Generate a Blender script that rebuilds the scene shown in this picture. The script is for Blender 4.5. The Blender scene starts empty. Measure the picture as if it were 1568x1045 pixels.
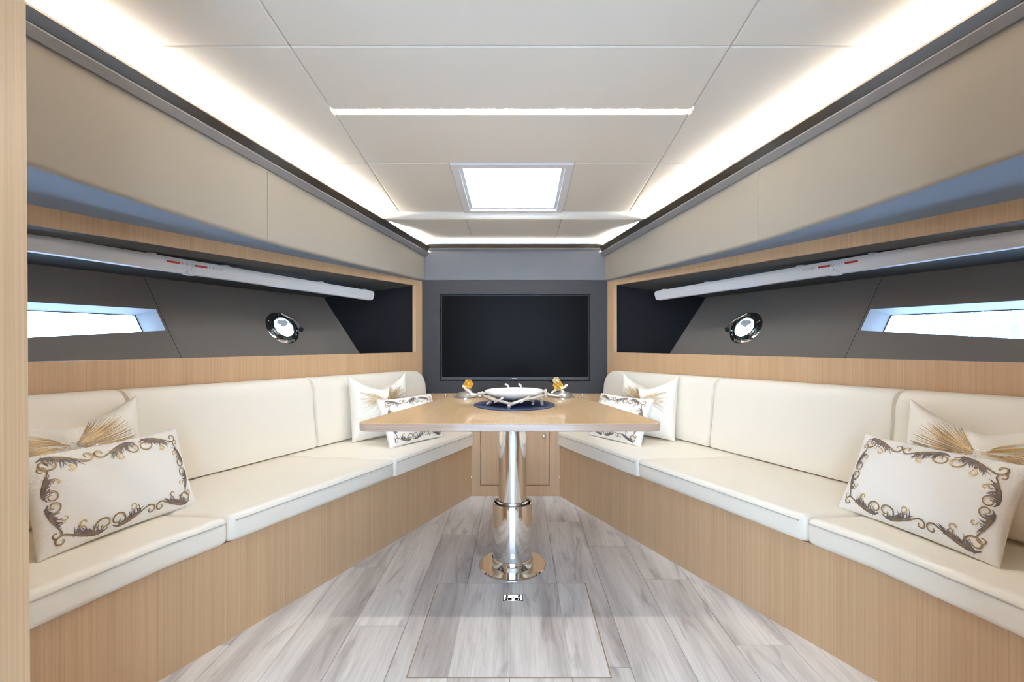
import bpy, bmesh, math, random
from mathutils import Vector, Matrix
random.seed(7)
SC = bpy.context.scene
COL = SC.collection
PI = math.pi

# ------------------------------------------------------------------ camera, world, exposure
cam_d = bpy.data.cameras.new('camera'); cam = bpy.data.objects.new('camera', cam_d); COL.objects.link(cam)
cam.location = (0.027, 0.0, 1.08); cam.rotation_euler = (PI/2, 0, 0)
cam_d.sensor_width = 36.0; cam_d.lens = 36.0*697/1568
cam_d.shift_x = -(793.4-784)/1568; cam_d.shift_y = 1.5/1568
cam_d.clip_start = 0.02
SC.camera = cam
wd = bpy.data.worlds.new('sky'); SC.world = wd; wd.use_nodes = True
bg = wd.node_tree.nodes['Background']; bg.inputs['Color'].default_value = (0.50, 0.72, 1.0, 1); bg.inputs['Strength'].default_value = 6.0
SC.view_settings.view_transform = 'Standard'; SC.view_settings.look = 'None'
SC.view_settings.gamma = 1.0; SC.view_settings.use_curve_mapping = False
SC.view_settings.exposure = 0.95
COVE_E, STRIP_E, SKYLIGHT_E = 135.0, 60.0, 5.0
try:
    SC.cycles.use_denoising = True
    SC.cycles.max_bounces = 10; SC.cycles.diffuse_bounces = 6; SC.cycles.caustics_reflective = False; SC.cycles.caustics_refractive = False
    SC.cycles.sample_clamp_indirect = 6.0
except Exception: pass

# ------------------------------------------------------------------ helpers
def setp(o, label=None, cat=None, group=None, kind=None):
    if label: o['label'] = label
    if cat: o['category'] = cat
    if group: o['group'] = group
    if kind: o['kind'] = kind
    return o

class MB:
    def __init__(s): s.v = []; s.f = []
    def add(s, vs, fs):
        n = len(s.v); s.v += [tuple(p) for p in vs]; s.f += [tuple(i+n for i in f) for f in fs]; return s
    def hexa(s, p):   # 4 bottom (ccw) + 4 top
        return s.add(p, [(3,2,1,0),(4,5,6,7),(0,1,5,4),(1,2,6,5),(2,3,7,6),(3,0,4,7)])
    def box(s, a, b):
        x0,y0,z0 = a; x1,y1,z1 = b
        return s.hexa([(x0,y0,z0),(x1,y0,z0),(x1,y1,z0),(x0,y1,z0),(x0,y0,z1),(x1,y0,z1),(x1,y1,z1),(x0,y1,z1)])
    def grid(s, rows, closed=False):
        n = len(rows[0]); vs = [p for r in rows for p in r]; fs = []
        for i in range(len(rows)-1):
            for j in range(n if closed else n-1):
                k = (j+1) % n
                fs.append((i*n+j, i*n+k, (i+1)*n+k, (i+1)*n+j))
        return s.add(vs, fs)
    def loft(s, rows):  # closed sections + caps
        s.grid(rows, True); n = len(rows[0]); m = len(s.v)
        s.f.append(tuple(range(m-n, m))); b = m - n*len(rows); s.f.append(tuple(range(b+n-1, b-1, -1))); return s
    def prism(s, poly, z0, z1):
        g0 = z0 if callable(z0) else (lambda p: z0); g1 = z1 if callable(z1) else (lambda p: z1)
        return s.loft([[(p[0],p[1],g0(p)) for p in poly], [(p[0],p[1],g1(p)) for p in poly]])
    def tube(s, pts, r, n=8, closed=False):
        pts = [Vector(p) for p in pts]; m = len(pts); rows = []
        rr = r if isinstance(r, (list, tuple)) else [r]*m
        t0 = (pts[1]-pts[0]).normalized()
        up = Vector((0,0,1)) if abs(t0.z) < .9 else Vector((1,0,0))
        nrm = (up - t0*up.dot(t0)).normalized()
        for i in range(m):
            a = pts[i-1] if (i > 0 or closed) else pts[i]; b = pts[(i+1) % m] if (i < m-1 or closed) else pts[i]
            t = (b-a).normalized(); nrm = (nrm - t*nrm.dot(t)).normalized(); bi = t.cross(nrm)
            rows.append([pts[i] + (nrm*math.cos(2*PI*k/n) + bi*math.sin(2*PI*k/n))*rr[i] for k in range(n)])
        if closed: rows.append(rows[0]); return s.grid(rows, True)
        return s.loft(rows)
    def lathe(s, prof, n=48, c=(0,0,0)):
        rows = [[(c[0]+r*math.cos(2*PI*k/n), c[1]+r*math.sin(2*PI*k/n), c[2]+z) for k in range(n)] for r, z in prof]
        return s.grid(rows, True)
    def sphere(s, c, r, n=12, m=8, sc=(1,1,1)):
        rows = [[(c[0]+sc[0]*r*math.sin(PI*i/m)*math.cos(2*PI*k/n), c[1]+sc[1]*r*math.sin(PI*i/m)*math.sin(2*PI*k/n), c[2]+sc[2]*r*math.cos(PI*i/m)) for k in range(n)] for i in range(m+1)]
        return s.grid(rows, True)
    def build(s, name, mat, parent=None, smooth=False, bevel=0, seg=2, merge=True, angle=40):
        me = bpy.data.meshes.new(name); bm = bmesh.new()
        vs = [bm.verts.new(p) for p in s.v]
        for f in s.f:
            try: bm.faces.new([vs[i] for i in f])
            except ValueError: pass
        if merge: bmesh.ops.remove_doubles(bm, verts=bm.verts, dist=1e-5)
        bmesh.ops.recalc_face_normals(bm, faces=bm.faces)
        if bevel:
            ed = [e for e in bm.edges if len(e.link_faces) == 2 and e.calc_face_angle(0) > .5]
            bmesh.ops.bevel(bm, geom=ed, offset=bevel, segments=seg, affect='EDGES', profile=.5, clamp_overlap=True)
        if smooth:
            for f in bm.faces: f.smooth = True
            ca = math.radians(angle)
            for e in bm.edges:
                if len(e.link_faces) == 2 and e.calc_face_angle(0) > ca: e.smooth = False
        bm.to_mesh(me); bm.free()
        o = bpy.data.objects.new(name, me); COL.objects.link(o)
        if mat: me.materials.append(mat)
        if parent: attach(o, parent)
        return o
def attach(o, parent):
    o.parent = parent
    o.matrix_parent_inverse = parent.matrix_basis.inverted()
def empty(name, loc, label=None, cat=None, group=None, kind=None):
    o = bpy.data.objects.new(name, None); o.location = loc; o.empty_display_size = .05; COL.objects.link(o)
    return setp(o, label, cat, group, kind)
def S(g, s): # mirror points for the starboard/port side
    return [(s*p[0], p[1], p[2]) for p in g]
def arc(c, r, a0, a1, n=8):
    return [(c[0]+r*math.cos(a0+(a1-a0)*i/n), c[1]+r*math.sin(a0+(a1-a0)*i/n)) for i in range(n+1)]
def interp(x, tab):
    if x <= tab[0][0]: return tab[0][1]
    for (a, b), (c, d) in zip(tab, tab[1:]):
        if x <= c: return b+(d-b)*(x-a)/(c-a)
    return tab[-1][1]

# ------------------------------------------------------------------ materials
def nodes(name):
    m = bpy.data.materials.new(name); m.use_nodes = True
    nt = m.node_tree; return m, nt, nt.nodes['Principled BSDF']
def plain(name, c, rough=.5, metal=0, coat=0, bump=0, bscale=400, var=0, spec=None):
    m, nt, b = nodes(name)
    b.inputs['Base Color'].default_value = (*c, 1); b.inputs['Roughness'].default_value = rough
    b.inputs['Metallic'].default_value = metal; b.inputs['Coat Weight'].default_value = coat
    b.inputs['Coat Roughness'].default_value = .08
    if spec is not None: b.inputs['Specular IOR Level'].default_value = spec
    if bump or var:
        tc = nt.nodes.new('ShaderNodeTexCoord'); n = nt.nodes.new('ShaderNodeTexNoise')
        n.inputs['Scale'].default_value = bscale; n.inputs['Detail'].default_value = 3
        nt.links.new(tc.outputs['Object'], n.inputs['Vector'])
        if bump:
            bp = nt.nodes.new('ShaderNodeBump'); bp.inputs['Strength'].default_value = bump; bp.inputs['Distance'].default_value = .002
            nt.links.new(n.outputs['Fac'], bp.inputs['Height']); nt.links.new(bp.outputs['Normal'], b.inputs['Normal'])
        if var:
            r = nt.nodes.new('ShaderNodeValToRGB'); r.color_ramp.elements[0].position = .3; r.color_ramp.elements[1].position = .7
            r.color_ramp.elements[0].color = (*[x*(1-var) for x in c], 1); r.color_ramp.elements[1].color = (*[min(1, x*(1+var)) for x in c], 1)
            nt.links.new(n.outputs['Fac'], r.inputs['Fac']); nt.links.new(r.outputs['Color'], b.inputs['Base Color'])
    return m
def wood(name, c0, c1, scale, rough=.4, coat=0, big=(6, 6, .6), rand=0.0):
    m, nt, b = nodes(name)
    tc = nt.nodes.new('ShaderNodeTexCoord')
    def noise(sc, det):
        mp = nt.nodes.new('ShaderNodeMapping'); mp.inputs['Scale'].default_value = sc
        nt.links.new(tc.outputs['Object'], mp.inputs['Vector'])
        n = nt.nodes.new('ShaderNodeTexNoise'); n.inputs['Scale'].default_value = 1; n.inputs['Detail'].default_value = det
        nt.links.new(mp.outputs['Vector'], n.inputs['Vector']); return n
    n1 = noise(scale, 2); n2 = noise(big, 2)
    mx = nt.nodes.new('ShaderNodeMix'); mx.data_type = 'FLOAT'; mx.inputs[0].default_value = .3
    nt.links.new(n1.outputs['Fac'], mx.inputs[2]); nt.links.new(n2.outputs['Fac'], mx.inputs[3])
    r = nt.nodes.new('ShaderNodeValToRGB'); r.color_ramp.elements[0].position = .36; r.color_ramp.elements[1].position = .64
    r.color_ramp.elements[0].color = (*c0, 1); r.color_ramp.elements[1].color = (*c1, 1)
    nt.links.new(mx.outputs[0], r.inputs['Fac']); nt.links.new(r.outputs['Color'], b.inputs['Base Color'])
    bp = nt.nodes.new('ShaderNodeBump'); bp.inputs['Strength'].default_value = .12; bp.inputs['Distance'].default_value = .001
    nt.links.new(n1.outputs['Fac'], bp.inputs['Height']); nt.links.new(bp.outputs['Normal'], b.inputs['Normal'])
    b.inputs['Roughness'].default_value = rough; b.inputs['Coat Weight'].default_value = coat; b.inputs['Coat Roughness'].default_value = .05
    return m
def emit(name, c, e):
    m, nt, b = nodes(name)
    b.inputs['Base Color'].default_value = (.9, .9, .9, 1)
    b.inputs['Emission Color'].default_value = (*c, 1); b.inputs['Emission Strength'].default_value = e
    return m
def glass(name, tint=(1, 1, 1), wet=False):
    m, nt, b = nodes(name); nt.nodes.remove(b)
    out = nt.nodes['Material Output']; tr = nt.nodes.new('ShaderNodeBsdfTransparent'); tr.inputs['Color'].default_value = (*tint, 1)
    gl = nt.nodes.new('ShaderNodeBsdfGlossy'); gl.inputs['Roughness'].default_value = .03
    mx = nt.nodes.new('ShaderNodeMixShader'); mx.inputs['Fac'].default_value = .06
    nt.links.new(tr.outputs[0], mx.inputs[1]); nt.links.new(gl.outputs[0], mx.inputs[2])
    last = mx
    if wet:
        tc = nt.nodes.new('ShaderNodeTexCoord'); vo = nt.nodes.new('ShaderNodeTexVoronoi'); vo.inputs['Scale'].default_value = 110
        nt.links.new(tc.outputs['Object'], vo.inputs['Vector'])
        r = nt.nodes.new('ShaderNodeValToRGB'); r.color_ramp.elements[0].position = .25; r.color_ramp.elements[1].position = .42
        r.color_ramp.elements[0].color = (1,1,1,1); r.color_ramp.elements[1].color = (.03,.03,.03,1)
        nt.links.new(vo.outputs['Distance'], r.inputs['Fac'])
        tl = nt.nodes.new('ShaderNodeBsdfTranslucent'); tl.inputs['Color'].default_value = (.95,.97,1,1)
        m2 = nt.nodes.new('ShaderNodeMixShader'); nt.links.new(r.outputs['Color'], m2.inputs['Fac'])
        nt.links.new(mx.outputs[0], m2.inputs[1]); nt.links.new(tl.outputs[0], m2.inputs[2]); last = m2
    nt.links.new(last.outputs[0], out.inputs['Surface'])
    return m
def floor_mat():
    m, nt, b = nodes('grey_oak_plank')
    tc = nt.nodes.new('ShaderNodeTexCoord'); oi = nt.nodes.new('ShaderNodeObjectInfo')
    ad = nt.nodes.new('ShaderNodeVectorMath'); ad.operation = 'MULTIPLY_ADD'
    cb = nt.nodes.new('ShaderNodeCombineXYZ')
    for k in range(3): nt.links.new(oi.outputs['Random'], cb.inputs[k])
    ad.inputs[1].default_value = (37, 53, 11); nt.links.new(cb.outputs[0], ad.inputs[0]); nt.links.new(tc.outputs['Object'], ad.inputs[2])
    def noise(sc, det, dist=0):
        mp = nt.nodes.new('ShaderNodeMapping'); mp.inputs['Scale'].default_value = sc
        nt.links.new(ad.outputs[0], mp.inputs['Vector'])
        n = nt.nodes.new('ShaderNodeTexNoise'); n.inputs['Scale'].default_value = 1; n.inputs['Detail'].default_value = det; n.inputs['Distortion'].default_value = dist
        nt.links.new(mp.outputs['Vector'], n.inputs['Vector']); return n
    a = noise((6.5, .8, 1), 5, .9); f = noise((150, 5, 1), 4, .4)
    r1 = nt.nodes.new('ShaderNodeValToRGB'); e = r1.color_ramp.elements
    e[0].position = .27; e[0].color = (.44, .41, .405, 1); e[1].position = .58; e[1].color = (.86, .83, .81, 1)
    q = e.new(.42); q.color = (.68, .645, .63, 1)
    nt.links.new(a.outputs['Fac'], r1.inputs['Fac'])
    r2 = nt.nodes.new('ShaderNodeValToRGB'); g = r2.color_ramp.elements
    g[0].position = .35; g[0].color = (.86, .86, .86, 1); g[1].position = .6; g[1].color = (1, 1, 1, 1)
    nt.links.new(f.outputs['Fac'], r2.inputs['Fac'])
    mu = nt.nodes.new('ShaderNodeMix'); mu.data_type = 'RGBA'; mu.blend_type = 'MULTIPLY'; mu.inputs[0].default_value = 1
    nt.links.new(r1.outputs['Color'], mu.inputs[6]); nt.links.new(r2.outputs['Color'], mu.inputs[7])
    k3 = noise((11, 2.2, 1), 4, 1.5)
    r3 = nt.nodes.new('ShaderNodeValToRGB'); h = r3.color_ramp.elements
    h[0].position = .30; h[0].color = (.70, .69, .70, 1); h[1].position = .43; h[1].color = (1, 1, 1, 1)
    nt.links.new(k3.outputs['Fac'], r3.inputs['Fac'])
    m3 = nt.nodes.new('ShaderNodeMix'); m3.data_type = 'RGBA'; m3.blend_type = 'MULTIPLY'; m3.inputs[0].default_value = 1
    nt.links.new(mu.outputs[2], m3.inputs[6]); nt.links.new(r3.outputs['Color'], m3.inputs[7])
    nt.links.new(m3.outputs[2], b.inputs['Base Color'])
    bp = nt.nodes.new('ShaderNodeBump'); bp.inputs['Strength'].default_value = .15; bp.inputs['Distance'].default_value = .001
    nt.links.new(f.outputs['Fac'], bp.inputs['Height']); nt.links.new(bp.outputs['Normal'], b.inputs['Normal'])
    b.inputs['Roughness'].default_value = .42
    return m

M = {
 'veneer': wood('vertical_oak_veneer', (.53,.34,.19), (.63,.42,.245), (210,210,1.2), .38, big=(14,14,.3)),
 'table': wood('table_oak_veneer', (.72,.49,.265), (.79,.56,.33), (160,3,160), .25, coat=.6, big=(14,.5,14)),
 'edge': wood('table_edge_band', (.45,.30,.21), (.57,.41,.31), (4,4,330), .35, coat=.3),
 'beige': plain('beige_upholstery', (.34,.308,.262), .75, bump=.1, bscale=700, var=.03),
 'soffit': plain('daylight_tinted_upholstery', (.22,.29,.41), .75, bump=.1, bscale=700, var=.03),  # blue daylight falling on the underside is painted into this fabric colour
 'wallgrey': plain('blue_grey_upholstery', (.185,.195,.22), .75, bump=.1, bscale=700, var=.03),
 'tvpanel': plain('charcoal_panel', (.032,.032,.036), .6, bump=.1, bscale=900, var=.1),
 'hull': plain('taupe_hull_fabric', (.27,.24,.215), .8, bump=.2, bscale=800, var=.06),
 'black': plain('black_fabric', (.008,.008,.011), .9, bump=.2, bscale=800),
 'nicheceil': plain('dark_grey_liner', (.10,.10,.10), .8),
 'ceil': plain('white_ceiling_panel', (.70,.645,.565), .55),
 'ceilbase': plain('white_ceiling_backing', (.62,.60,.56), .7),
 'leather': plain('cream_leather', (.885,.82,.71), .42, bump=.12, bscale=260),
 'piping': plain('cream_piping', (.50,.46,.40), .5),
 'chrome': plain('polished_steel', (.80,.78,.75), .06, 1),
 'darkchrome': plain('dark_gloss_moulding', (.07,.06,.05), .2, .5),
 'mould': plain('grey_moulding', (.24,.24,.25), .4, .2),
 'tv': plain('tv_screen', (.006,.0055,.005), .25, 0, spec=.04),
 'tvbezel': plain('tv_bezel', (.045,.045,.05), .4),
 'logo': plain('tv_logo_print', (.7,.7,.7), .4),
 'plank': floor_mat(),
 'gasket': plain('brown_hatch_gasket', (.36,.25,.16), .6),
 'subfloor': plain('dark_subfloor', (.10,.08,.07), .8),
 'white': plain('white_plastic', (.62,.63,.66), .35),
 'red': plain('red_sticker', (.45,.02,.015), .5),
 'greyink': plain('grey_print', (.12,.11,.10), .6),
 'linen': plain('white_linen', (.88,.85,.80), .85, bump=.5, bscale=220),
 'satin': plain('ivory_satin', (.88,.83,.74), .45, bump=.4, bscale=160),
 'taupe': plain('taupe_embroidery', (.17,.13,.12), .6, var=.35, bscale=60),
 'bronze': plain('bronze_cord_embroidery', (.26,.175,.09), .5, .2, var=.4, bscale=90),
 'gold': plain('gold_thread', (.60,.40,.16), .45, .35),
 'sequin': plain('bronze_sequins', (.33,.225,.12), .45, .25, var=.45, bscale=300),
 'pearl': plain('pearl_sequins', (.9,.86,.78), .2, .3),
 'porcelain': plain('white_porcelain', (.80,.79,.77), .2, coat=.5),
 'branch': plain('champagne_silver_branch', (.80,.71,.62), .3, .5, bump=.8, bscale=120),
 'flower': plain('golden_flower', (.85,.52,.10), .3, .7),
 'flowerpale': plain('pale_gold_flower', (.9,.78,.5), .3, .6),
 'navy': plain('navy_placemat', (.013,.028,.09), .7, bump=.6, bscale=300, var=.3),
 'rubber': plain('black_rubber', (.01,.01,.01), .4),
 'frame': plain('satin_white_frame', (.72,.70,.71), .4),
 'winframe': plain('window_reveal_lining', (.62,.66,.72), .5),
 'outside': plain('pale_neighbour_hull', (.14,.17,.21), .5),
 'smoke': plain('grey_glass_dish', (.22,.21,.19), .3, .2, coat=.1),
 'led': emit('cove_led', (1, .90, .77), COVE_E),
 'ledfwd': emit('forward_cove_led', (1, .90, .77), COVE_E*.55),
 'strip': emit('strip_led', (1, .91, .79), STRIP_E),
 'skyglow': emit('daylit_blind', (.72, .86, 1), SKYLIGHT_E),
 'glass': glass('clear_glass', (.96,.98,1)),
 'wetglass': glass('rain_spotted_glass', (.94,.97,1), True),
}

# ------------------------------------------------------------------ geometry of the cabin (metres; y = forward)
YB = 3.65                       # forward bulkhead
YD = 3.19                       # locker front
YA = 0.80                       # aft bulkhead forward face
def cz(d): return 2.2687-.108*d                     # headliner
def vf(d): return .713+.328*(YB-d)                  # valance plane (half breadth)
def vb(d): return interp(d, [(.8,1.66),(1.375,1.62),(1.8,1.585),(2.206,1.563),(2.8,1.563),(3.65,1.57)])
def wf(d): return .735+.47*(YB-d)                   # niche face / sofa wall
def bb(d): return .655+.47*(3.6-d)                  # foot of the backrest
def nb(d): return interp(d, [(.8,1.014),(1.62,1.008),(3.55,.9985)])
def nt_(d): return interp(d, [(.8,1.482),(1.617,1.493),(3.55,1.525)])
def hull(d, z): return 1.22+.49*(3.6-d)+(.46+.16*(d-2.43))*(z-.99)
def bf(d, s):
    x0, k, xm = (.30,.468,1.116) if s < 0 else (.318,.488,1.17)
    if d >= YD: return x0
    return x0+k*(YD-d) if d >= 1.445 else xm+.3*(1.445-d)

# ---- floor
fl = setp(MB().box((-2.75,-1.7,-.08), (2.75,YB,-.012)).build('floor', M['subfloor']), 'pale grey oak plank floor tapering towards the bow', kind='structure')
HX0, HX1, HY0, HY1 = -.33, .325, 1.465, 2.035
def cut(r, h):
    x0,y0,x1,y1 = r; a,b,c,d = h
    if x1 <= a or x0 >= c or y1 <= b or y0 >= d: return [r]
    out = []
    if y0 < b: out.append((x0,y0,x1,b))
    if y1 > d: out.append((x0,d,x1,y1))
    m0, m1 = max(y0,b), min(y1,d)
    if x0 < a: out.append((x0,m0,a,m1))
    if x1 > c: out.append((c,m0,x1,m1))
    return out
G = .0009
def plank(rects, parent):
    mb = MB()
    for x0,y0,x1,y1 in rects: mb.box((x0,y0,-.012), (x1,y1,0))
    return mb.build('plank', M['plank'], parent, merge=False)
for i in range(-8, 8):
    xa, xb = i*.2, i*.2+.2
    xin = min(abs(xa), abs(xb))
    yend = YD if xin < .31 else YD-(xin-.30)/.50+.12
    y = -1.7+((i*37) % 10)*.11
    cuts = [-1.7]+[y+k*1.22 for k in range(6)]
    if i == -2: cuts = [-1.7,-.9,.2,1.33,2.553]
    cuts = sorted(c for c in cuts if -1.7 <= c < yend-.1)+[yend]
    for a, b in zip(cuts, cuts[1:]):
        if b-a < .05 or b < -.6: continue
        rs = cut((xa+G, a+G, xb-G, b-G), (HX0-.004,HY0-.004,HX1+.004,HY1+.004))
        if rs: plank(rs, fl)
hatch = empty('floor_hatch', (0,(HY0+HY1)/2,0), 'rectangular plank floor hatch with brown joint and steel ring pull', 'hatch')
g = MB()
for a, b in (((HX0-.004,HY0-.004),(HX1+.004,HY0)), ((HX0-.004,HY1),(HX1+.004,HY1+.004)), ((HX0-.004,HY0),(HX0,HY1)), ((HX1,HY0),(HX1+.004,HY1))):
    g.box((a[0],a[1],-.011), (b[0],b[1],-.0004))
g.build('gasket', M['gasket'], hatch, merge=False)
hx = [HX0,-.2,0,.2,HX1]
PULL = (-.037,1.895,.047,1.947)
for a, b in zip(hx, hx[1:]):
    plank(cut((a+G*.3,HY0+G,b-G*.3,HY1-G), PULL), hatch)
pl = MB(); x0,y0,x1,y1 = PULL
pl.box((x0,y0,-.011),(x1,y1,-.009))
for a, b in (((x0,y0),(x1,y0+.005)),((x0,y1-.005),(x1,y1)),((x0,y0),(x0+.005,y1)),((x1-.005,y0),(x1,y1))): pl.box((a[0],a[1],-.011),(b[0],b[1],.0012))
pt = pl.build('ring_pull_tray', M['chrome'], hatch, merge=False)
rg = [(x0+.014,y0+.012,.001),(x0+.014,y1-.02,.001),(x0+.022,y1-.012,.001),(x1-.022,y1-.012,.001),(x1-.014,y1-.02,.001),(x1-.014,y0+.012,.001)]
MB().tube(rg, .004, 8).build('ring', M['chrome'], pt, True)
MB().box((.0,y1-.02,-.009),(.012,y1-.006,.003)).build('hinge', M['chrome'], pt, bevel=.001)

# ---- ceiling
ce = setp(MB().hexa([(-2.75,-1.7,cz(-1.7)+.07),(2.75,-1.7,cz(-1.7)+.07),(2.75,YB+.05,cz(YB)+.07),(-2.75,YB+.05,cz(YB)+.07),
      (-2.75,-1.7,cz(-1.7)+.13),(2.75,-1.7,cz(-1.7)+.13),(2.75,YB+.05,cz(YB)+.13),(-2.75,YB+.05,cz(YB)+.13)]).build('ceiling', M['ceilbase']),
      'off-white panelled headliner with fine joints', kind='structure')
def cpanel(poly, zf=cz, th=.012, gap=.0007, bev=.006):
    c = Vector((sum(p[0] for p in poly)/len(poly), sum(p[1] for p in poly)/len(poly)))
    P = []
    n = len(poly)
    for i in range(n):   # inset polygon by gap
        a, b, cc = Vector(poly[i-1][:2]), Vector(poly[i][:2]), Vector(poly[(i+1) % n][:2])
        e1 = (b-a).normalized(); e2 = (cc-b).normalized()
        n1 = Vector((-e1.y, e1.x)); n2 = Vector((-e2.y, e2.x))
        if n1.dot(c-b) < 0: n1 = -n1
        if n2.dot(c-b) < 0: n2 = -n2
        q = b+(n1+n2)/(1+n1.dot(n2))*gap; P.append((q.x, q.y))
    return MB().prism(P, lambda p: zf(p[1]), lambda p: zf(p[1])+th).build('ceiling_panel', M['ceil'], ce, bevel=bev, seg=2)
XC = .76
def vx(d, off=.03): return vf(d)+off
rows = [(-1.7,.55),(.55,1.568),(1.568,1.925),(1.948,2.372)]
for a, b in rows: cpanel([(-XC,a),(XC,a),(XC,b),(-XC,b)])
SKX0, SKX1, SKY0, SKY1 = -.33, .32, 2.372, 3.02
cpanel([(-XC,SKY0),(SKX0,SKY0),(SKX0,SKY1),(-XC,SKY1)]); cpanel([(SKX1,SKY0),(XC,SKY0),(XC,SKY1),(SKX1,SKY1)])
for s in (-1, 1):
    for a, b in ((-1.7,.55),(.55,1.568),(1.568,2.372),(2.372,3.02)):
        xa, xb = (2.6, 2.6) if b < .6 else (vx(a), vx(b))
        cpanel([(s*XC,a),(s*xa,a),(s*xb,b),(s*XC,b)])
def csheet(x0, x1, a, b, zf=cz):
    MB().hexa([(x0,a,zf(a)+.0118),(x1,a,zf(a)+.0118),(x1,b,zf(b)+.0118),(x0,b,zf(b)+.0118),(x0,a,zf(a)+.03),(x1,a,zf(a)+.03),(x1,b,zf(b)+.03),(x0,b,zf(b)+.03)]).build('joint_backing', M['ceil'], ce)
csheet(-2.5,2.5,-1.7,1.9255); csheet(-2.5,2.5,1.9475,2.37); csheet(-2.0,SKX0,2.37,3.02); csheet(SKX1,2.0,2.37,3.02)
csheet(-XC*0-2.0,-XC-.0,1.92,1.95); csheet(XC,2.0,1.92,1.95)
# forward step and lower forward panels
ZS0, ZS1 = cz(3.02), cz(3.02)-.043
def czf(d): return ZS1-.037*(d-3.05)
st = [[(x,3.022,ZS0+.03) for x in (-1.0,1.0)],[(x,3.022,ZS0-.002) for x in (-1.0,1.0)],[(x,3.032,ZS1+.004) for x in (-1.0,1.0)],[(x,3.045,ZS1) for x in (-1.0,1.0)],[(x,3.06,ZS1+.03) for x in (-1.0,1.0)]]
MB().grid(st).build('ceiling_step', M['ceil'], ce, True, angle=60)
for a, b in ((-1.0,-.325),(-.325,.315),(.315,1.0)):
    def ex(x, d): return x if abs(x) < .5 else math.copysign(vx(d), x)
    csheet(-1.1,1.1,3.06,YB,czf) if a < -.5 else None
    cpanel([(ex(a,3.045),3.045),(ex(b,3.045),3.045),(ex(b,YB),YB+.0),(ex(a,YB),YB+.0)], czf)

# strip lamp across the headliner
lamp = empty('ceiling_strip_lamp', (0,1.9365,cz(1.9365)), 'slim glowing LED strip set across the headliner aft of the skylight', 'lamp')
def onceil(mb, x0, x1, a, b, o0, o1):
    return mb.hexa([(x0,a,cz(a)+o0),(x1,a,cz(a)+o0),(x1,b,cz(b)+o0),(x0,b,cz(b)+o0),(x0,a,cz(a)+o1),(x1,a,cz(a)+o1),(x1,b,cz(b)+o1),(x0,b,cz(b)+o1)])
onceil(MB(), -XC+.004, XC-.004, 1.9275, 1.9455, .001, .012).build('light_diffuser', M['strip'], lamp)
onceil(MB(), -XC+.003, XC-.003, 1.9265, 1.9465, .012, .03).build('channel', M['frame'], lamp)

# skylight
sk = empty('skylight', (0,(SKY0+SKY1)/2,cz(2.7)), 'square skylight with pale frame and daylit pleated blind in the headliner', 'skylight')
def frame(x0,y0,x1,y1,w,o0,o1,name,mat,par,bev=.003):
    mb = MB()
    onceil(mb,x0,x1,y0,y0+w,o0,o1); onceil(mb,x0,x1,y1-w,y1,o0,o1); onceil(mb,x0,x0+w,y0+w,y1-w,o0,o1); onceil(mb,x1-w,x1,y0+w,y1-w,o0,o1)
    return mb.build(name, mat, par, merge=False)
frame(SKX0+.002,SKY0+.002,SKX1-.002,SKY1-.002,.040,-.008,.04,'frame',M['frame'],sk)
frame(SKX0+.043,SKY0+.043,SKX1-.043,SKY1-.043,.018,.006,.06,'inner_frame',M['white'],sk)
bl = MB(); nP = 30
yy0, yy1 = SKY0+.06, SKY1-.06
rw = []
for i in range(nP*2+1):
    y = yy0+(yy1-yy0)*i/(nP*2); z = cz(y)+.044+(.008 if i % 2 else 0); rw.append([(SKX0+.06,y,z),(SKX1-.06,y,z)])
bl.grid(rw); bl.build('pleated_blind', M['skyglow'], sk)

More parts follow.
